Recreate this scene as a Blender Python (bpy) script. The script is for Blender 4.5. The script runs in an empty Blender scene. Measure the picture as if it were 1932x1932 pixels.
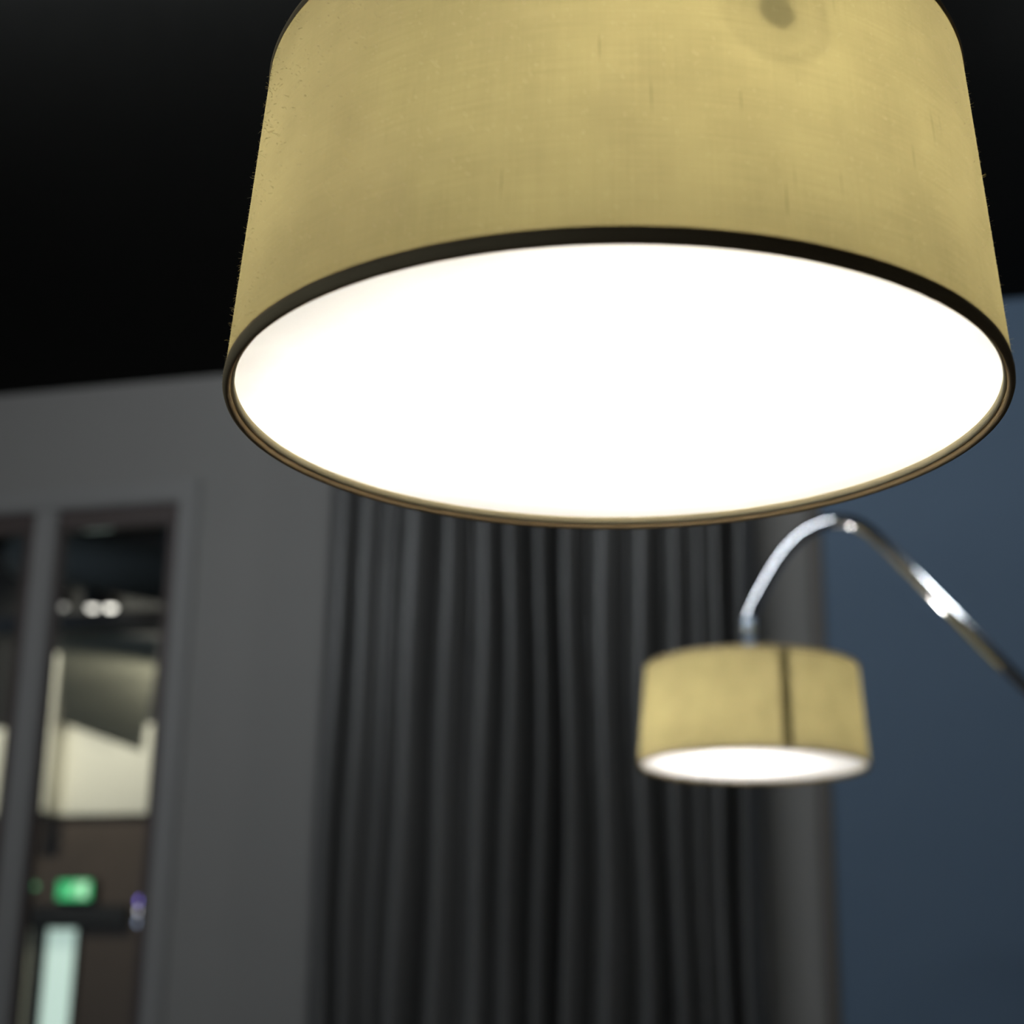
import bpy, bmesh, math, random
from mathutils import Vector, Matrix
random.seed(7)
S = bpy.context.scene
COL = S.collection

# ------------------------------------------------------------------ camera
H = 1.45                                   # camera height above the floor
FPX, PIT, ROL, YAW = 3100.5, math.radians(16.795), math.radians(0.872), math.radians(15.696)
FW = Vector((-math.sin(YAW) * math.cos(PIT), math.cos(YAW) * math.cos(PIT), math.sin(PIT)))
_r = Vector((math.cos(YAW), math.sin(YAW), 0)); _u = _r.cross(FW)
RT = _r * math.cos(ROL) + _u * math.sin(ROL)
UP = -_r * math.sin(ROL) + _u * math.cos(ROL)
CAM = Vector((0, 0, H))
cd = bpy.data.cameras.new('camera'); cam = bpy.data.objects.new('camera', cd); COL.objects.link(cam)
m = Matrix((RT, UP, -FW)).transposed().to_4x4(); m.translation = CAM
cam.matrix_world = m
cd.sensor_width = 24; cd.sensor_height = 24; cd.lens = FPX / 1932 * 24
cd.dof.use_dof = True; cd.dof.focus_distance = 1.07; cd.dof.aperture_fstop = 3.0; cd.dof.aperture_blades = 0
cd.clip_start = 0.02; cd.clip_end = 100
S.camera = cam

def P(x, y, Y):                            # photo pixel -> the point of the plane at depth Y
    d = FW + RT * ((x - 966) / FPX) - UP * ((y - 966) / FPX)
    return CAM + d * (Y / d.y)

# ------------------------------------------------------------------ world, light, exposure
w = bpy.data.worlds.new('world'); S.world = w; w.use_nodes = True
w.node_tree.nodes['Background'].inputs[0].default_value = (0.55, 0.72, 1, 1)
w.node_tree.nodes['Background'].inputs[1].default_value = 0.6
S.view_settings.view_transform = 'Standard'; S.view_settings.look = 'None'
S.view_settings.exposure = 0; S.view_settings.gamma = 1; S.view_settings.use_curve_mapping = False
S.cycles.max_bounces = 6; S.cycles.adaptive_threshold = .05; S.cycles.sample_clamp_indirect = 4

def light(name, kind, loc, energy, color, rot=None, **kw):
    l = bpy.data.lights.new(name, kind); l.energy = energy; l.color = color
    for k, v in kw.items(): setattr(l, k, v)
    o = bpy.data.objects.new(name, l); COL.objects.link(o); o.location = loc
    if rot is not None: o.rotation_euler = rot
    return o
# daylight coming in through the tall windows of the left wall, behind the photographer
light('daylight', 'AREA', (-4.72, -1.3, 2.0), 22, (0.70, 0.86, 1), (0, -math.pi / 2, 0), shape='RECTANGLE', size=2.2, size_y=3.0)

# ------------------------------------------------------------------ materials
def mat(name, color=(.5, .5, .5), rough=.6, metal=0, spec=.5, emit=None, strength=0, **kw):
    M = bpy.data.materials.new(name); M.use_nodes = True
    b = M.node_tree.nodes['Principled BSDF']
    b.inputs['Base Color'].default_value = (*color, 1); b.inputs['Roughness'].default_value = rough
    b.inputs['Metallic'].default_value = metal; b.inputs['Specular IOR Level'].default_value = spec
    if emit: b.inputs['Emission Color'].default_value = (*emit, 1); b.inputs['Emission Strength'].default_value = strength
    return M
def noisy(name, c1, c2, scale=(4, 4, 4), rough=.7, bump=0, detail=4, spec=.4, metal=0):
    M = mat(name, c1, rough, metal, spec); nt = M.node_tree; b = nt.nodes['Principled BSDF']
    tc = nt.nodes.new('ShaderNodeTexCoord'); mp = nt.nodes.new('ShaderNodeMapping'); mp.inputs['Scale'].default_value = scale
    n = nt.nodes.new('ShaderNodeTexNoise'); n.inputs['Scale'].default_value = 1; n.inputs['Detail'].default_value = detail
    r = nt.nodes.new('ShaderNodeMix'); r.data_type = 'RGBA'
    r.inputs['A'].default_value = (*c1, 1); r.inputs['B'].default_value = (*c2, 1)
    nt.links.new(tc.outputs['Object'], mp.inputs[0]); nt.links.new(mp.outputs[0], n.inputs['Vector'])
    nt.links.new(n.outputs['Fac'], r.inputs['Factor']); nt.links.new(r.outputs['Result'], b.inputs['Base Color'])
    if bump:
        bp = nt.nodes.new('ShaderNodeBump'); bp.inputs['Strength'].default_value = bump; bp.inputs['Distance'].default_value = .01
        nt.links.new(n.outputs['Fac'], bp.inputs['Height']); nt.links.new(bp.outputs[0], b.inputs['Normal'])
    return M

def shade_fabric(name, translucent=True, seam=False, pale=(.30, .25, .13)):
    """woven slubbed fabric: glow comes from the bulbs inside, through a translucent layer"""
    M = bpy.data.materials.new(name); M.use_nodes = True; nt = M.node_tree; N = nt.nodes; L = nt.links
    for n in list(N): N.remove(n)
    out = N.new('ShaderNodeOutputMaterial')
    tc = N.new('ShaderNodeTexCoord'); sp = N.new('ShaderNodeSeparateXYZ'); L.new(tc.outputs['Object'], sp.inputs[0])
    at = N.new('ShaderNodeMath'); at.operation = 'ARCTAN2'; L.new(sp.outputs['Y'], at.inputs[0]); L.new(sp.outputs['X'], at.inputs[1])
    cb = N.new('ShaderNodeCombineXYZ'); L.new(at.outputs[0], cb.inputs['X']); L.new(sp.outputs['Z'], cb.inputs['Y'])
    def nz(sx, sy, detail=2, lo=.3, hi=.7, o0=0, o1=1):
        mp = N.new('ShaderNodeMapping'); mp.inputs['Scale'].default_value = (sx, sy, 1); L.new(cb.outputs[0], mp.inputs[0])
        n = N.new('ShaderNodeTexNoise'); n.noise_dimensions = '2D'; n.inputs['Scale'].default_value = 1; n.inputs['Detail'].default_value = detail
        L.new(mp.outputs[0], n.inputs['Vector'])
        mr = N.new('ShaderNodeMapRange'); mr.inputs['From Min'].default_value = lo; mr.inputs['From Max'].default_value = hi
        mr.inputs['To Min'].default_value = o0; mr.inputs['To Max'].default_value = o1; L.new(n.outputs['Fac'], mr.inputs[0]); return mr.outputs[0]
    def mul(a, b):
        k = N.new('ShaderNodeMath'); k.operation = 'MULTIPLY'; L.new(a, k.inputs[0]); L.new(b, k.inputs[1]); return k.outputs[0]
    weft = nz(5, 900, 2, .3, .7, .94, 1.03)          # horizontal threads
    warp = nz(200, 14, 2, .3, .7, .965, 1.02)         # vertical threads
    slub = nz(70, 14, 1, .16, .22, .70, 1)          # short dark vertical slubs
    tone = nz(4, 16, 3, .3, .7, .92, 1.05)
    fac = mul(mul(weft, warp), mul(slub, tone))
    def tint(c):
        v = N.new('ShaderNodeVectorMath'); v.operation = 'SCALE'; v.inputs[0].default_value = c; L.new(fac, v.inputs['Scale']); return v.outputs[0]
    bp = N.new('ShaderNodeBump'); bp.inputs['Strength'].default_value = .35; bp.inputs['Distance'].default_value = .0006; L.new(mul(weft, warp), bp.inputs['Height'])
    df = N.new('ShaderNodeBsdfDiffuse'); L.new(tint(pale), df.inputs[0]); L.new(bp.outputs[0], df.inputs['Normal'])
    if not translucent:
        L.new(df.outputs[0], out.inputs[0]); return M
    tr = N.new('ShaderNodeBsdfTranslucent'); L.new(tint((.15, .13, .055) if seam else (.25, .212, .095)), tr.inputs[0])
    mx = N.new('ShaderNodeMixShader'); mx.inputs[0].default_value = .55; L.new(df.outputs[0], mx.inputs[1]); L.new(tr.outputs[0], mx.inputs[2])
    L.new(mx.outputs[0], out.inputs[0]); return M

def diffuser_mat():
    M = bpy.data.materials.new('diffuser_film'); M.use_nodes = True; nt = M.node_tree; N = nt.nodes; L = nt.links
    for n in list(N): N.remove(n)
    out = N.new('ShaderNodeOutputMaterial'); tc = N.new('ShaderNodeTexCoord')
    mp = N.new('ShaderNodeMapping'); mp.inputs['Scale'].default_value = (5, 9, 1); mp.inputs['Rotation'].default_value = (0, 0, .5)
    n = N.new('ShaderNodeTexNoise'); n.inputs['Scale'].default_value = 1; n.inputs['Detail'].default_value = 3; n.inputs['Distortion'].default_value = 1.2
    L.new(tc.outputs['Object'], mp.inputs[0]); L.new(mp.outputs[0], n.inputs['Vector'])
    cr = N.new('ShaderNodeMapRange'); cr.inputs['From Min'].default_value = .3; cr.inputs['From Max'].default_value = .7; cr.inputs['To Min'].default_value = .86; cr.inputs['To Max'].default_value = .95
    L.new(n.outputs['Fac'], cr.inputs[0])
    v = N.new('ShaderNodeVectorMath'); v.operation = 'SCALE'; v.inputs[0].default_value = (.98, .98, 1); L.new(cr.outputs[0], v.inputs['Scale'])
    tr = N.new('ShaderNodeBsdfTranslucent'); L.new(v.outputs[0], tr.inputs[0])
    df = N.new('ShaderNodeBsdfDiffuse'); df.inputs[0].default_value = (.85, .85, .85, 1)
    mx = N.new('ShaderNodeMixShader'); mx.inputs[0].default_value = .7; L.new(df.outputs[0], mx.inputs[1]); L.new(tr.outputs[0], mx.inputs[2])
    L.new(mx.outputs[0], out.inputs[0]); return M
def glass_mat():
    M = bpy.data.materials.new('window_glass'); M.use_nodes = True; nt = M.node_tree; N = nt.nodes; L = nt.links
    for n in list(N): N.remove(n)
    out = N.new('ShaderNodeOutputMaterial'); t = N.new('ShaderNodeBsdfTransparent'); t.inputs[0].default_value = (.93, .95, .93, 1)
    g = N.new('ShaderNodeBsdfGlossy'); g.inputs['Roughness'].default_value = .02
    f = N.new('ShaderNodeFresnel'); f.inputs['IOR'].default_value = 1.45
    mx = N.new('ShaderNodeMixShader'); L.new(f.outputs[0], mx.inputs[0]); L.new(t.outputs[0], mx.inputs[1]); L.new(g.outputs[0], mx.inputs[2])
    L.new(mx.outputs[0], out.inputs[0]); return M

M = dict(
    wall=noisy('grey_wall_paint', (.190, .183, .174), (.207, .200, .190), (1.5, 1.5, 1.5), .75, .03),
    blue=noisy('blue_wall_paint', (.070, .110, .165), (.080, .122, .178), (1.5, 1.5, 1.5), .7, .03),
    ceil=noisy('black_ceiling_paint', (.007, .007, .0065), (.011, .011, .0098), (2, 2, 2), .9, .1, spec=.1),
    floor=noisy('dark_carpet', (.05, .045, .045), (.08, .07, .065), (30, 30, 30), .95),
    casing=noisy('grey_casing_paint', (.192, .187, .181), (.208, .203, .197), (2, 2, 2), .6),
    sash=mat('brown_sash_wood', (.055, .04, .036), .5),
    strip=mat('brown_trim_strip', (.075, .066, .057), .6),
    curtain=None,
    chrome=noisy('brushed_chrome', (.75, .78, .82), (.85, .87, .9), (20, 20, 300), .10, 0, metal=1),
    steel=mat('polished_steel_joint', (.50, .60, .72), .35, 1),
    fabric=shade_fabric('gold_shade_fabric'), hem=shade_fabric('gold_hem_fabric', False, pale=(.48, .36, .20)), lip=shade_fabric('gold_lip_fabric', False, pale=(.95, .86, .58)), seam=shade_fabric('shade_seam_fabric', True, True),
    diff=diffuser_mat(), glass=glass_mat(),
    socket=mat('lamp_socket_black', (.03, .03, .03), .4),
    bulb=mat('frosted_bulb', (1, 1, 1), .3, emit=(1, .93, .80), strength=1),
    fuzz=mat('fabric_fuzz', (.55, .48, .30), .8),
    white=noisy('white_plaster', (.72, .70, .60), (.78, .76, .66), (2, 2, 2), .8),
    brown=noisy('brown_panelling', (.075, .055, .042), (.10, .075, .06), (3, 3, .6), .6),
    black=mat('black_paint', (.012, .012, .012), .6),
    plank=noisy('pale_ceiling_board', (.22, .215, .17), (.30, .29, .23), (1, 12, 1), .7),
    marble=noisy('dark_stone_base', (.04, .04, .042), (.12, .12, .12), (9, 9, 9), .25),
)
def curtain_mat():
    Mt = noisy('charcoal_satin', (.062, .061, .059), (.092, .090, .087), (3, 3, 1.6), .36, 0, 3, .55)
    b = Mt.node_tree.nodes['Principled BSDF']; b.inputs['Sheen Weight'].default_value = 0; b.inputs['Sheen Roughness'].default_value = .4
    return Mt
M['curtain'] = curtain_mat()

# ------------------------------------------------------------------ builders
def obj(name, bm, m, parent=None, smooth=False, loc=None, kind=None):
    bmesh.ops.recalc_face_normals(bm, faces=bm.faces)
    me = bpy.data.meshes.new(name); bm.to_mesh(me); bm.free(); me.materials.append(m)
    if smooth:
        for p in me.polygons: p.use_smooth = True
    o = bpy.data.objects.new(name, me); COL.objects.link(o)
    if parent: o.parent = parent
    if loc is not None: o.location = loc
    if kind: o['kind'] = kind
    return o
def tag(o, label, cat, group=None):
    o['label'] = label; o['category'] = cat
    if group: o['group'] = group
    return o
def thing(name, label, cat, loc, group=None):
    o = bpy.data.objects.new(name, None); COL.objects.link(o); o.location = loc; o.empty_display_size = .1
    return tag(o, label, cat, group)
def box(bm, a, b, bev=0):
    a, b = Vector(a), Vector(b); c = (a + b) / 2; s = b - a
    r = bmesh.ops.create_cube(bm, size=1, matrix=Matrix.Translation(c) @ Matrix.Diagonal((abs(s.x), abs(s.y), abs(s.z), 1)))
    if bev:
        es = {e for v in r['verts'] for e in v.link_edges}
        bmesh.ops.bevel(bm, geom=list(es), offset=bev, segments=2, affect='EDGES')
    return bm
def B(a, b, bev=0): return box(bmesh.new(), a, b, bev)
def lathe(bm, prof, seg=96, closed=False, cap=False):
    rings = []
    for r, z in prof:
        rings.append([bm.verts.new((r * math.cos(2 * math.pi * i / seg), r * math.sin(2 * math.pi * i / seg), z)) for i in range(seg)])
    n = len(rings)
    for k in range(n if closed else n - 1):
        A, C = rings[k], rings[(k + 1) % n]
        for i in range(seg): bm.faces.new((A[i], A[(i + 1) % seg], C[(i + 1) % seg], C[i]))
    if cap: bm.faces.new(rings[0]); bm.faces.new(rings[-1])
    return bm
def tube(bm, pts, rad, seg=20, cap=True):
    pts = [Vector(p) for p in pts]; rings = []
    nrm = None
    for i, p in enumerate(pts):
        t = (pts[min(i + 1, len(pts) - 1)] - pts[max(i - 1, 0)]).normalized()
        if nrm is None:
            nrm = t.orthogonal().normalized()
        nrm = (nrm - t * nrm.dot(t)).normalized(); bn = t.cross(nrm)
        rr = rad[i] if isinstance(rad, (list, tuple)) else rad
        rings.append([bm.verts.new(p + (nrm * math.cos(2 * math.pi * k / seg) + bn * math.sin(2 * math.pi * k / seg)) * rr) for k in range(seg)])
    for A, C in zip(rings, rings[1:]):
        for k in range(seg): bm.faces.new((A[k], A[(k + 1) % seg], C[(k + 1) % seg], C[k]))
    if cap: bm.faces.new(rings[0]); bm.faces.new(rings[-1])
    return bm
def spline(pts, n=10):
    pts = [Vector(p) for p in pts]; out = []
    for i in range(len(pts) - 1):
        p0, p1, p2, p3 = pts[max(i - 1, 0)], pts[i], pts[i + 1], pts[min(i + 2, len(pts) - 1)]
        for k in range(n):
            t = k / n
            out.append(.5 * ((2 * p1) + (p2 - p0) * t + (2 * p0 - 5 * p1 + 4 * p2 - p3) * t * t + (3 * p1 - p0 - 3 * p2 + p3) * t ** 3))
    out.append(pts[-1]); return out
def struct(name, bm, m, parent=None):
    return obj(name, bm, m, parent, kind=None if parent else 'structure')

# ------------------------------------------------------------------ the room
W = 5.0                                     # front face of the back wall
ZC = P(966, 657, W).z                       # ceiling height
XL, XR, YF = -4.6, 3.6, -3.6
xs_r = P(334, 1060, W).x                    # right edge of the glazed opening
z_head = P(220, 955, W).z                   # head of the glazed opening
mull = P(93, 960, W).x                      # a mullion
x_left_op = -4.25
x_blue = P(1566, 1600, W).x                 # joint between the grey and the blue wall
bm = box(bmesh.new(), (XL - .15, YF - .15, -.1), (XR + .15, W + .2, 0)); struct('floor', bm, M['floor'])
struct('ceiling', B((XL - .15, YF - .15, ZC), (XR + .15, W + .2, ZC + .12)), M['ceil'])
bm = bmesh.new()
box(bm, (xs_r, W, 0), (x_blue, W + .2, ZC)); box(bm, (XL - .15, W, 0), (x_left_op, W + .2, ZC)); box(bm, (x_left_op, W, z_head), (xs_r, W + .2, ZC))
box(bm, (x_left_op, W, 0), (xs_r, W + .2, .25))
struct('wall_back', bm, M['wall'])
struct('wall_back_blue', B((x_blue, W - .02, 0), (XR + .15, W + .2, ZC)), M['blue'])
struct('trim_1', B((x_blue - .030, W - .035, 0), (x_blue + .014, W + .01, ZC), .004), M['strip'])
struct('wall_right', B((XR, YF, 0), (XR + .15, W - .02, ZC)), M['wall'])
struct('wall_front', B((XL - .15, YF - .15, 0), (XR + .15, YF, ZC)), M['wall'])
bm = bmesh.new()                            # left wall with the daylight window behind the photographer
box(bm, (XL - .15, YF, 0), (XL, -2.9, ZC)); box(bm, (XL - .15, .3, 0), (XL, W, ZC)); box(bm, (XL - .15, -2.9, 0), (XL, .3, .8)); box(bm, (XL - .15, -2.9, 3.2), (XL, .3, ZC))
struct('wall_left', bm, M['wall'])
wf = bmesh.new()
for y in (-2.9, -1.85, -.8, .22): box(wf, (XL - .1, y, .8), (XL - .02, y + .08, 3.2))
for z in (.8, 3.12): box(wf, (XL - .1, -2.9, z), (XL - .02, .3, z + .08))
struct('window_1', wf, M['casing'])
# glazed partition in the back wall: casing, mullions, sashes, panes
win = bpy.data.objects.new('window_2', None); COL.objects.link(win); win['kind'] = 'structure'
win.location = ((x_left_op + xs_r) / 2, W, .25)
def wpart(name, a, b, m, bev=.004, par=None):
    o = obj(name, B(a, b, bev), m); o.parent = win; o.matrix_parent_inverse = Matrix.Translation(-win.location); return o
cw = .075
wpart('casing', (xs_r - .004, W - .020, .12), (xs_r + cw, W + .01, z_head + cw), M['casing'], .008)
wpart('casing', (x_left_op - cw, W - .020, .12), (x_left_op + .004, W + .01, z_head + cw), M['casing'], .008)
wpart('casing', (x_left_op - cw, W - .022, z_head - .004), (xs_r + cw, W + .01, z_head + cw + .002), M['casing'], .008)
pitch_ = (xs_r - mull)
edges = [xs_r + .045, mull, mull - pitch_, x_left_op - .045]
for e in edges[1:3]:
    wpart('mullion', (e - .043, W - .02, .25), (e + .043, W + .07, z_head), M['casing'], .006)
for i in range(3):
    x1, x0 = edges[i] - .044, edges[i + 1] + .044
    y0, y1, sl, sr = W + .002, W + .05, .012, .045
    wpart('sash', (x0, y0, .25), (x0 + sl, y1, z_head), M['sash']); wpart('sash', (x1 - sr, y0, .25), (x1, y1, z_head), M['sash'])
    wpart('sash', (x0 + sl, y0, z_head - .075), (x1 - sr, y1, z_head), M['sash']); wpart('sash', (x0 + sl, y0, .25), (x1 - sr, y1, .35), M['sash'])
    wpart('pane', (x0 + sl, W + .03, .35), (x1 - sr, W + .036, z_head - .075), M['glass'], 0)

# ------------------------------------------------------------------ the hall behind the glass
YB = 10.0
BX0, BX1 = -8.6, XL + 3.4
zf_w = P(165, 1538, YB).z                   # lower edge of the lit bulkhead
zt_w = P(180, 1385, YB).z
struct('floor_hall', B((BX0, W + .2, -.1), (BX1, YB + .3, 0)), M['floor'])
ZH = 4.6
struct('ceiling_hall', B((BX0, W + .2, ZH), (BX1, YB + .3, ZH + .1)), M['ceil'])
struct('wall_hall_left', B((BX0 - .1, W + .2, 0), (BX0, YB + .3, ZH)), M['brown'])
struct('wall_hall_right', B((BX1, W + .2, 0), (BX1 + .1, YB + .3, ZH)), M['brown'])
dl, dr = P(81, 1780, YB).x, P(147, 1780, YB).x
dz = P(115, 1752, YB).z
bm = bmesh.new()
ol = dl - .42
box(bm, (BX0, YB, 0), (ol, YB + .2, zf_w)); box(bm, (dr + .02, YB, 0), (BX1, YB + .2, zf_w)); box(bm, (ol, YB, dz + .06), (dr + .02, YB + .2, zf_w))
struct('wall_hall_back', bm, M['brown'])
struct('wall_hall_bulkhead', B((BX0, YB - .05, zf_w), (BX1, YB + .2, zt_w + .05)), M['white'])
struct('wall_hall_upper', B((BX0, YB, zt_w + .05), (BX1, YB + .2, ZH)), M['black'])
# door with a daylit pane
door = bpy.data.objects.new('door_1', None); COL.objects.link(door); door['kind'] = 'structure'; door.location = ((ol + dr) / 2, YB + .06, 0)
def dpart(name, a, b, m, bev=.003):
    o = obj(name, B(a, b, bev), m); o.parent = door; o.matrix_parent_inverse = Matrix.Translation(-door.location); return o
lit = mat('daylit_glass', (.6, .7, .66), .3, emit=(.62, .80, .72), strength=.8)
dim = mat('dim_daylit_glass', (.5, .5, .4), .3, emit=(.36, .34, .22), strength=.2)
dpart('frame', (ol, YB - .03, dz), (dr + .02, YB + .12, dz + .06), M['black']); dpart('frame', (dr - .005, YB - .03, 0), (dr + .02, YB + .12, dz), M['black'])
dpart('frame', (ol, YB - .03, 0), (ol + .05, YB + .12, dz), M['black']); dpart('stile', (dl - .10, YB + .02, 0), (dl, YB + .10, dz), M['black'])
dpart('pane', (dl, YB + .05, .25), (dr - .005, YB + .07, dz), lit, 0); dpart('pane', (ol + .05, YB + .05, .25), (dl - .10, YB + .07, dz), dim, 0)
dpart('rail', (ol + .05, YB + .02, 0), (dr - .005, YB + .10, .25), M['black'])
# black header panel between door and exit sign
struct('trim_2', B((ol - .1, YB - .06, P(115, 1745, YB).z), (P(245, 1745, YB).x, YB, P(115, 1708, YB).z), .005), M['black'])
# pitched board ceiling falling to the right, in front of the bulkhead
q = [P(112, 1362, 9.2), P(268, 1418, 9.2), P(300, 1215, 7.6), P(112, 1195, 7.6)]
cb = bpy.data.objects.new('ceiling_hall_boards', None); COL.objects.link(cb); cb['kind'] = 'structure'; cb.location = (q[0] + q[2]) / 2
NB = 9
ext = 0
for k in range(NB):
    t0, t1 = k / NB, (k + .93) / NB
    a0 = q[0].lerp(q[3], t0); a1 = q[0].lerp(q[3], t1); b0 = q[1].lerp(q[2], t0); b1 = q[1].lerp(q[2], t1)
    a0 = a0 + (a0 - b0) * ext; a1 = a1 + (a1 - b1) * ext
    bm = bmesh.new(); up = Vector((0, 0, .03))
    vs = [bm.verts.new(v) for v in (a0, b0, b1, a1)] + [bm.verts.new(v + up) for v in (a0, b0, b1, a1)]
    for f in ((0, 1, 2, 3), (4, 5, 6, 7), (0, 1, 5, 4), (1, 2, 6, 5), (2, 3, 7, 6), (3, 0, 4, 7)): bm.faces.new([vs[i] for i in f])
    o = obj('board', bm, M['plank']); o.parent = cb; o.matrix_parent_inverse = Matrix.Translation(-cb.location)
# black beam across the hall, pale post at its left
zb0, zb1 = P(200, 1192, 7.5).z, P(200, 1160, 7.5).z
tag(obj('ceiling_beam', B((BX0, 7.42, zb0), (BX1, 7.58, zb1), .01), M['black']), 'black beam crossing the hall below the row of downlights', 'beam')
pl = P(80, 1300, 9.8).x; pr = P(113, 1300, 9.8).x
tag(obj('post', B((pl, 9.75, zf_w), (pr, 9.95, P(100, 1236, 9.8).z), .006), M['white']), 'short pale post beside the mullion, above the lit bulkhead', 'post')
# ductwork shapes under the dark hall ceiling
a, b = P(40, 1040, 7.0), P(380, 1100, 7.0)
dc = thing('air_duct', 'dark round air duct hung under the hall ceiling', 'duct', a.lerp(b, .5))
duct_paint = mat('duct_paint', (.08, .075, .06), .7)
obj('duct_tube', tube(bmesh.new(), [a - dc.location, b - dc.location], .13, 20), duct_paint, dc, True)
for f in (.2, .8):
    h = a.lerp(b, f) - dc.location
    obj('hanger', B((h.x - .012, -.004, h.z + .12), (h.x + .012, .004, ZH - dc.location.z)), M['black'], dc)
# downlights
def downlight(x, y, Y, strength, label):
    p = P(x, y, Y); t = thing('downlight', label, 'ceiling light', p, 'downlights in the hall')
    obj('can', lathe(bmesh.new(), [(.045, 0), (.050, .0), (.050, .09), (.0, .09)], 24), M['black'], t, True)
    obj('lens', lathe(bmesh.new(), [(.0, -.018), (.014, -.016), (.024, -.008), (.028, .0), (.0, .004)], 24), mat('downlight_lens', (1, 1, 1), emit=(1, .93, .86), strength=strength), t, True)
    obj('stem', tube(bmesh.new(), [(0, 0, .085), (0, 0, ZH - p.z)], .006, 8), M['black'], t)
    return t
downlight(175, 1146, 7.15, 3, 'bright hall downlight, left one of the touching pair')
downlight(209, 1146, 7.3, 4.2, 'brightest hall downlight, right one of the touching pair')
downlight(117, 1143, 7.3, .7, 'added dim disc standing in for a downlight reflected in the glass')  # no real fitting: added in place of a downlight's ghost in the glass
# exit sign
pc = P(143, 1680, YB - .06)
ex = thing('exit_sign', 'glowing green emergency exit sign above the hall door', 'sign', pc)
obj('housing', B((-.135, -.02, -.075), (.135, .055, .075), .008), M['black'], ex)
fc = obj('sign_face', B((-.12, -.026, -.06), (.12, -.018, .06), .002), mat('exit_green', (.02, .4, .15), .4, emit=(.07, .55, .20), strength=.8), ex)
pale = mat('exit_pale', (.8, 1, .85), .4, emit=(.45, .95, .55), strength=.75)
bm = bmesh.new(); box(bm, (.045, -.029, -.045), (.095, -.025, .05)); obj('doorway_symbol', bm, pale, fc)
bm = bmesh.new()                            # running figure: head, trunk, limbs
bmesh.ops.create_cone(bm, segments=12, radius1=.010, radius2=.010, depth=.004, cap_ends=True, matrix=Matrix.Translation((.020, -.027, .040)) @ Matrix.Rotation(math.pi / 2, 4, 'X'))
for a, b, r in (((.012, .028), (-.004, -.004), .008), ((-.004, -.004), (.018, -.02), .006), ((.018, -.02), (.012, -.045), .005), ((-.004, -.004), (-.022, -.022), .006), ((-.022, -.022), (-.04, -.02), .005), ((.012, .022), (.034, .010), .004), ((.008, .02), (-.016, .012), .004)):
    tube(bm, [(a[0], -.027, a[1]), (b[0], -.027, b[1])], r, 8)
obj('running_figure', bm, pale, fc)
tag(obj('green_ghost', lathe(bmesh.new(), [(0, -.02), (.018, -.012), (.022, 0), (.018, .012), (0, .02)], 16), mat('ghost_green', (.1, .3, .15), .4, emit=(.10, .34, .16), strength=1.4), smooth=True, loc=P(64, 1672, YB - .018)), 'added dim green glow standing in for the exit sign reflected in the glass', 'lamp')  # added glow: stands in for the sign's ghost reflection in the panes
# string of small coloured lights next to the right-hand sash
cl = thing('light_string', 'short hanging string of purple and white lights by the sash', 'light string', P(262, 1760, 8.0))
z0 = P(262, 1760, 8.0).z
obj('cable', tube(bmesh.new(), [(0, 0, -.05), (0, 0, ZH - z0)], .004, 8), M['black'], cl)
for (py, c, s, r) in ((1700, (.22, .16, .75), 2.6, .022), (1719, (.75, .72, .78), 2.4, .020), (1740, (.38, .45, .65), 1.5, .022)):
    bm = bmesh.new(); bmesh.ops.create_uvsphere(bm, u_segments=12, v_segments=8, radius=r)
    obj('bulb', bm, mat('string_bulb', c, .4, emit=c, strength=s), cl, True, loc=Vector((0, 0, P(262, py, 8.0).z - z0)))
# added spotlights, unseen, to brighten the bulkhead, boards and door wall
def added_spot(name, label, loc, aim, energy, color, size, radius=.04, group=None):
    t = thing(name, label, 'added spotlight', loc, group)
    loc, aim = Vector(loc), Vector(aim); d = (aim - loc).normalized(); rot = d.to_track_quat('-Z', 'Y')
    o = obj('can', lathe(bmesh.new(), [(.055, -.02), (.062, -.02), (.062, .13), (0, .13)], 32), M['black'], t, True); o.rotation_euler = rot.to_euler()
    o = obj('bracket', tube(bmesh.new(), [(0, 0, .05), (0, 0, .25)], .012, 10), M['black'], t)
    l = light('spot_lamp', 'SPOT', (0, 0, 0), energy, color, rot.to_euler(), spot_size=math.radians(size), spot_blend=.6, shadow_soft_size=radius); l.parent = t
added_spot('added_spotlight', 'added unseen spotlight aimed at the pale bulkhead', (-5.9, 8.3, 4.3), (P(175, 1460, YB)), 165, (1, .94, .82), 95)
added_spot('added_spotlight', 'added unseen spotlight aimed up at the pitched boards', (-3.7, 7.7, 2.7), P(262, 1300, 8.4), 85, (1, .94, .8), 62)
added_spot('added_spotlight', 'added unseen spotlight aimed at the brown door wall', (-3.4, 7.2, 3.9), P(215, 1850, YB), 42, (1, .86, .72), 100)

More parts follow.
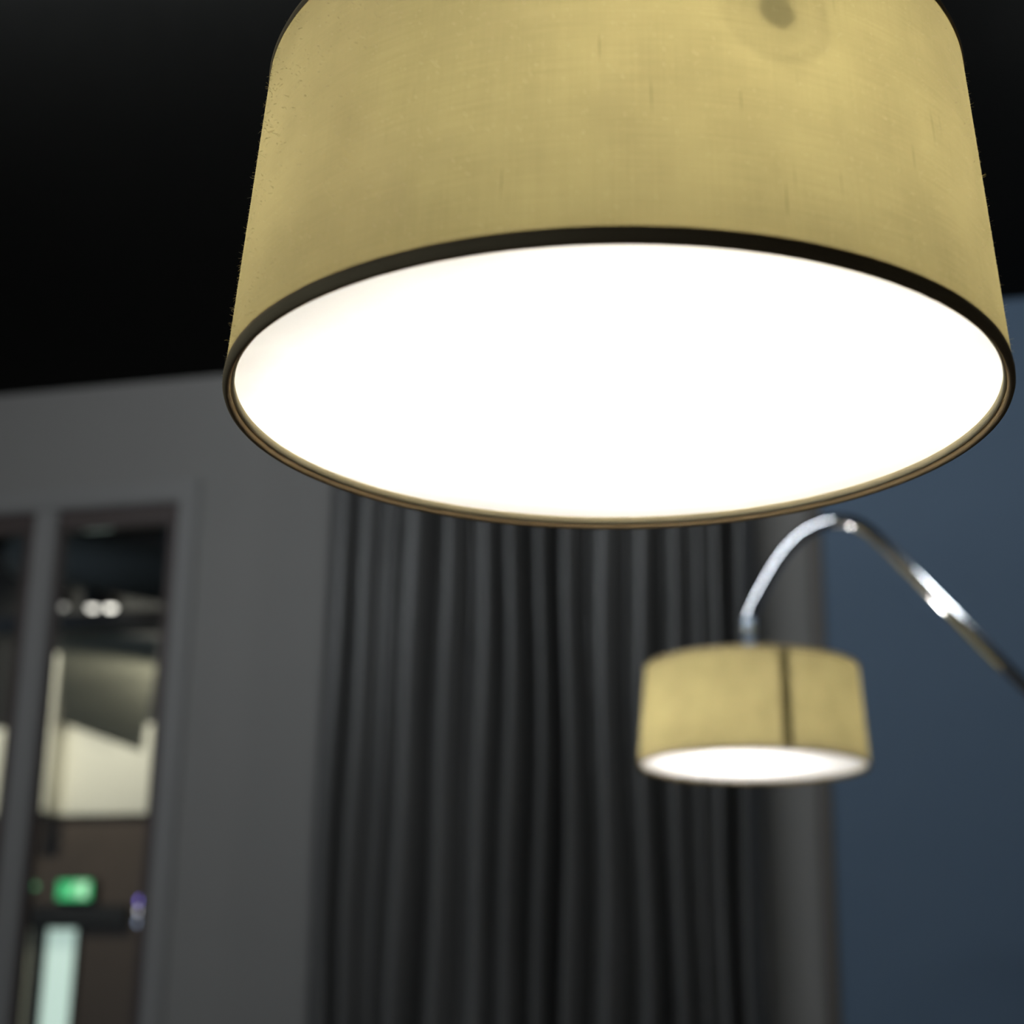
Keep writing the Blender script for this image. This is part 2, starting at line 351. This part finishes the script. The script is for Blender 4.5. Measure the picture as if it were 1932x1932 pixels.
# ------------------------------------------------------------------ curtain
YC = W - .17
ridges = [(627, .6), (671, .7), (716, .25), (764, .85), (837, 1), (904, .55), (964, .95), (1026, .95), (1078, 1), (1148, 1), (1220, .7), (1287, 1), (1330, .35), (1370, .75), (1417, .9)]
rx = [(P(x, 1600, YC).x, a) for x, a in ridges]
x0c, x1c = P(598, 1600, YC).x, P(1441, 1600, YC).x
valleys = [(645, .6), (696, .3), (728, .4), (800, 1), (868, .5), (934, .8), (995, .9), (1049, 1.1), (1111, .5), (1186, .6), (1253, 1.1), (1312, .5), (1342, .4), (1391, 1.3)]
vx = [(P(x, 1600, YC).x, a) for x, a in valleys]
def fold(x):
    if x <= rx[0][0]: return rx[0][1] * (1 - ((rx[0][0] - x) / (rx[0][0] - x0c)) ** 2 * .6)
    if x >= rx[-1][0]: return rx[-1][1] - 1.1 * ((x - rx[-1][0]) / (x1c - rx[-1][0])) ** 1.5
    for k in range(len(rx) - 1):
        (xa, ra), (xb, rb) = rx[k], rx[k + 1]
        if xa <= x <= xb:
            xv = vx[k][0]; dv = vx[k][1]
            if x < xv: t = (x - xa) / (xv - xa); return ra - (ra + dv) * t ** 1.8
            t = (xb - x) / (xb - xv); return rb - (rb + dv) * t ** 1.8
    return 0
cur = thing('curtain', 'floor-length charcoal satin curtain hanging in soft vertical folds', 'curtain', ((x0c + x1c) / 2, YC, .02))
NX, NZ = 330, 40; ztop = ZC - .10
bm = bmesh.new(); grid = []
for j in range(NZ + 1):
    tz = j / NZ; z = .02 + (ztop - .02) * tz; row = []
    for i in range(NX + 1):
        x = x0c + (x1c - x0c) * i / NX
        wob = .012 * math.sin(2.3 * z + 5 * x) + .007 * math.sin(4.9 * z + 11 * x + 1)
        dpt = fold(min(max(x + wob * .7, x0c), x1c)) * (.080 + .012 * math.sin(1.7 * z + 7 * x))
        row.append(bm.verts.new((x - cur.location.x, -dpt, z - .02)))
    grid.append(row)
for a, b in zip(grid, grid[1:]):
    for i in range(NX): bm.faces.new((a[i], a[i + 1], b[i + 1], b[i]))
c = obj('cloth', bm, M['curtain'], cur, True)
sm = c.modifiers.new('thickness', 'SOLIDIFY'); sm.thickness = .004
obj('track', B((x0c - .1 - cur.location.x, -.02, ztop - .02), (x1c + .1 - cur.location.x, .02, ZC - .02), .004), M['black'], cur)

# ------------------------------------------------------------------ added pendants, unseen, to light the walls and the chrome arm
def added_tube_lamp(x0, x1, y, energy, color, label):
    t = thing('added_tube_lamp', label, 'added lamp', ((x0 + x1) / 2, y, ZC), 'added tube pendants')
    l = (x1 - x0) / 2; r_ = .04; zc = -.14
    for x in (-l * .8, l * .8):
        obj('cord', tube(bmesh.new(), [(x, 0, 0), (x, 0, zc + .03)], .003, 8), M['black'], t)
    for e in (-1, 1):
        obj('end_cap', tube(bmesh.new(), [(e * l, 0, zc), (e * (l + .05), 0, zc)], r_ + .003, 20), M['black'], t)
    obj('tube_lamp', tube(bmesh.new(), [(-l + 2 * l * k / 8, 0, zc) for k in range(9)], r_, 14), mat('opal_tube', (1, 1, 1), .3, emit=color, strength=energy / (2 * math.pi * r_ * 2 * l * math.pi)), t, True)
added_tube_lamp(-2.4, -.45, 2.2, 100, (.90, .96, 1), 'added unseen tube pendant in front of the curtain')
added_tube_lamp(-3.9, -2.75, 2.2, 22, (.92, .96, 1), 'added unseen tube pendant nearest the glazed partition')
t = thing('added_globe_lamp', 'added unseen opal globe in front of the blue wall', 'added lamp', (.86, 3.2, ZC))  # added, unseen: brightens the blue wall and puts a glint on the arm
obj('canopy', lathe(bmesh.new(), [(0, 0), (.06, 0), (.06, -.02), (0, -.025)], 24), M['black'], t, True)
obj('cord', tube(bmesh.new(), [(0, 0, -.02), (0, 0, -.08)], .004, 8), M['black'], t)
bm = bmesh.new(); bmesh.ops.create_uvsphere(bm, u_segments=24, v_segments=12, radius=.09)
obj('globe', bm, mat('opal_globe', (1, 1, 1), .3, emit=(.88, .95, 1), strength=27 / (4 * math.pi * .0081 * math.pi)), t, True, loc=(0, 0, -.165))

# ------------------------------------------------------------------ arc floor lamps
RB = .25
LAMP_S = Vector((-.4578, 3.6113, .5110 + H)); LAMP_B = Vector((-.2092, .9844, .3676 + H))
Ys = LAMP_S.y
arm_px = [(1412, 1168), (1424, 1140), (1440, 1108), (1475, 1050), (1510, 1012), (1550, 990), (1588, 983), (1625, 993), (1660, 1020), (1700, 1059), (1780, 1140), (1932, 1293)]
ARM = [P(x, y, Ys) - LAMP_S for x, y in arm_px]
slope = (ARM[-1] - ARM[-2]).normalized()
ARM_STEM = ARM[0].copy()

def arc_lamp(loc, rt, hh, tilt, seam_ang, label, power, spots, fuzz_n):
    """shade hanging from a bent tube; origin of the shade at the centre of its lower rim"""
    # base position: follow the straight arm down to the floor
    low = ARM[-1] + slope * ((-(loc.z) + .45 - ARM[-1].z) / slope.z)
    base = loc + Vector((low.x + .22, 0, 0)); base.z = 0
    t = thing('arc_floor_lamp', label, 'floor lamp', base, 'arc floor lamps')
    O = loc - base
    obj('base', lathe(bmesh.new(), [(0, 0), (.19, 0), (.2, .008), (.2, .04), (.192, .05), (0, .052)], 64), M['marble'], t, True)
    path = spline([O + a for a in ARM], 8)
    path += [O + low + Vector((-.06, 0, .06)), O + low + Vector((.06, 0, -.065)), O + low + Vector((.14, 0, -.16)), O + low + Vector((.195, 0, -.27)), Vector((0, O.y, .10)), Vector((0, 0, .04))]
    path = [Vector((p.x, 0, p.z)) for p in path]
    obj('arm', tube(bmesh.new(), path, .0150, 24), M['chrome'], t, True)
    tl = Matrix.Rotation(tilt[0], 4, 'Y') @ Matrix.Rotation(-tilt[1], 4, 'X')
    ex_ = tl.to_euler()
    R1 = RB * rt
    sx = ARM_STEM.x
    obj('stem', tube(bmesh.new(), [O + Vector((sx, 0, ARM_STEM.z + .004)), O + Vector((sx, 0, ARM_STEM.z - .03))], .0160, 24), M['steel'], t, True)
    obj('stem', tube(bmesh.new(), [O + Vector((sx, 0, ARM_STEM.z - .030)), O + Vector((sx * .6, 0, hh - .03))], .0150, 24), M['steel'], t, True)
    sh = obj('lamp_shade', lathe(bmesh.new(), [(RB + (R1 - RB) * k / 24, .008 + (hh - .008) * k / 24) for k in range(25)], 256), M['fabric'], t, True, O); sh.rotation_euler = ex_
    def sub(name, bm, m, smooth=True): return obj(name, bm, m, sh, smooth)
    sub('lower_hem', lathe(bmesh.new(), [(RB + .0004, .0095), (RB + .0010, .006), (RB + .0010, .003), (RB + .0002, .0008), (RB - .0016, 0), (RB - .0034, .0008), (RB - .0040, .003), (RB - .0030, .0052), (RB - .0010, .0095)], 256, True), M['hem'])
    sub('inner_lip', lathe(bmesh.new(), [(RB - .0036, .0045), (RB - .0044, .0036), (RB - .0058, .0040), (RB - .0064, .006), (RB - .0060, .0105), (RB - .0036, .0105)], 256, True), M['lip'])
    sub('upper_hem', lathe(bmesh.new(), [(R1 + .0008, hh - .007), (R1 + .0012, hh - .003), (R1, hh), (R1 - .003, hh), (R1 - .004, hh - .004), (R1 - .002, hh - .007)], 256, True), M['hem'])
    # seam: overlapped strip of the cloth
    bm = bmesh.new(); prev = None
    for k in range(13):
        f = k / 12; rr = RB + (R1 - RB) * f - .0012; z = .006 + (hh - .006) * f; wd = .0115
        row = [bm.verts.new((rr * math.cos(seam_ang + d / rr), rr * math.sin(seam_ang + d / rr), z)) for d in (-wd, -wd / 2, 0, wd / 2, wd)]
        if prev:
            for i in range(4): bm.faces.new((prev[i], prev[i + 1], row[i + 1], row[i]))
        prev = row
    sub('seam', bm, M['seam'])
    # fuzz: loose fibres standing off the cloth
    bm = bmesh.new(); rnd = random.Random(3)
    for _ in range(fuzz_n):
        a = rnd.uniform(0, 2 * math.pi); f = rnd.random(); rr = RB + (R1 - RB) * f; z = .004 + (hh - .008) * f
        ln = rnd.choice((.0008, .0010, .0012, .0016, .002, .0032)) * rnd.uniform(.7, 1.2); p = Vector((rr * math.cos(a), rr * math.sin(a), z))
        d = Vector((math.cos(a), math.sin(a), rnd.uniform(-.7, .7))); tn = Vector((-math.sin(a), math.cos(a), 0)); wv = Vector((0, 0, 1)) * .00007 + tn * .00004
        pts = [p]
        for s in range(3):
            d = (d + Vector((rnd.uniform(-.6, .6), rnd.uniform(-.6, .6), rnd.uniform(-.8, .8)))).normalized(); pts.append(pts[-1] + d * ln / 3)
        vs = [(bm.verts.new(q_ - wv), bm.verts.new(q_ + wv)) for q_ in pts]
        for (a0, a1), (b0, b1) in zip(vs, vs[1:]): bm.faces.new((a0, a1, b1, b0))
    fz = sub('fuzz', bm, M['fuzz'], False); fz['kind'] = 'stuff'
    df = obj('diffuser', lathe(bmesh.new(), [(RB - .0045 - (RB - .0047) * k / 20, .0088 + .0004 * math.sin(k)) for k in range(21)], 128), M['diff'], t, True, O); df.rotation_euler = ex_
    # spider frame at the top with hub and three spokes
    bm = bmesh.new()
    for k in range(3):
        a = k * 2 * math.pi / 3 + .4; tube(bm, [(0, 0, hh - .03), (R1 * .6 * math.cos(a), R1 * .6 * math.sin(a), hh - .022), ((R1 - .003) * math.cos(a), (R1 - .003) * math.sin(a), hh - .004)], .003, 8)
    sp = obj('spider_frame', bm, M['steel'], t, True, O); sp.rotation_euler = ex_
    obj('hub', lathe(bmesh.new(), [(0, hh - .02), (.022, hh - .022), (.024, hh - .03), (.022, hh - .065), (0, hh - .068)], 24), M['socket'], t, True, O).rotation_euler = ex_
    for k, (p, r, e) in enumerate(spots):
        bm = bmesh.new(); bmesh.ops.create_uvsphere(bm, u_segments=16, v_segments=10, radius=r)
        strength = e * power / (4 * math.pi * r * r * math.pi)
        obj('bulb', bm, mat('frosted_bulb', (1, 1, 1), .3, emit=(1, .955, .89), strength=strength), t, True, O + Vector(p))
    return t, O

tl = Vector((0, 0, 0))
seam_dir = P(1489, 1330, LAMP_S.y - .24) - LAMP_S
seam_small = math.atan2(seam_dir.y, seam_dir.x)
arc_lamp(LAMP_S, .9385, .2218, (.0036, .0136), seam_small, 'distant arc floor lamp with seamed gold drum shade before the blue wall', 1.0,
         [((-.03, 0, .085), .03, 7.6)], 300)
bigl, OB = arc_lamp(LAMP_B, .9357, .2285, (-.0022, .0117), math.radians(75), 'large near arc floor lamp with gold drum shade and bright white diffuser', 1.0,
         [((-.135, .02, .115), .028, 1.75), ((0, .13, .115), .028, 1.2), ((.13, .05, .115), .028, 1.2), ((-.03, -.01, .115), .028, 1.2)], 9000)
# third bulb of the near lamp: clear reflector bulb close to the cloth; its cap and rings shade the fabric
def hit_shade(px, py):                      # where a photo pixel meets the near side of the shade
    d = (P(px, py, 1.0) - CAM).normalized(); o = CAM - LAMP_B
    for i in range(4000):
        s = .5 + i * .0002; q_ = o + d * s
        rr = RB + (RB * .9357 - RB) * max(q_.z, 0) / .2285
        if q_.x ** 2 + q_.y ** 2 < rr * rr and q_.z < .26: return q_
tgt = hit_shade(1468, 18)
ax = Vector((tgt.x, tgt.y, 0)).normalized() + Vector((0, 0, .15)); ax.normalize()
src = tgt - ax * .13
tq = ax.to_track_quat('Z', 'Y').to_euler()
bm = bmesh.new(); bmesh.ops.create_uvsphere(bm, u_segments=12, v_segments=8, radius=.0011)
obj('filament', bm, mat('filament_glow', (1, 1, 1), emit=(1, .92, .76), strength=2.0 / (4 * math.pi * .0011 ** 2 * math.pi)), bigl, True, OB + src)
cap = obj('bulb_cap', lathe(bmesh.new(), [(0, .0235), (.0019, .023), (.0022, .022), (0, .0215)], 24), M['socket'], bigl, True, OB + src); cap.rotation_euler = tq
for rr, th, zz in ((.0034, .00022, .0222), (.0050, .00022, .0212)):
    bm = bmesh.new(); tube(bm, [(rr * math.cos(a * math.pi / 24), rr * math.sin(a * math.pi / 24), zz) for a in range(49)], th, 6)
    o = obj('bulb_ring', bm, M['steel'], bigl, True, OB + src); o.rotation_euler = tq
o = obj('bulb_socket', lathe(bmesh.new(), [(0, -.02), (.012, -.02), (.013, -.045), (0, -.05)], 24), M['socket'], bigl, True, OB + src); o.rotation_euler = tq
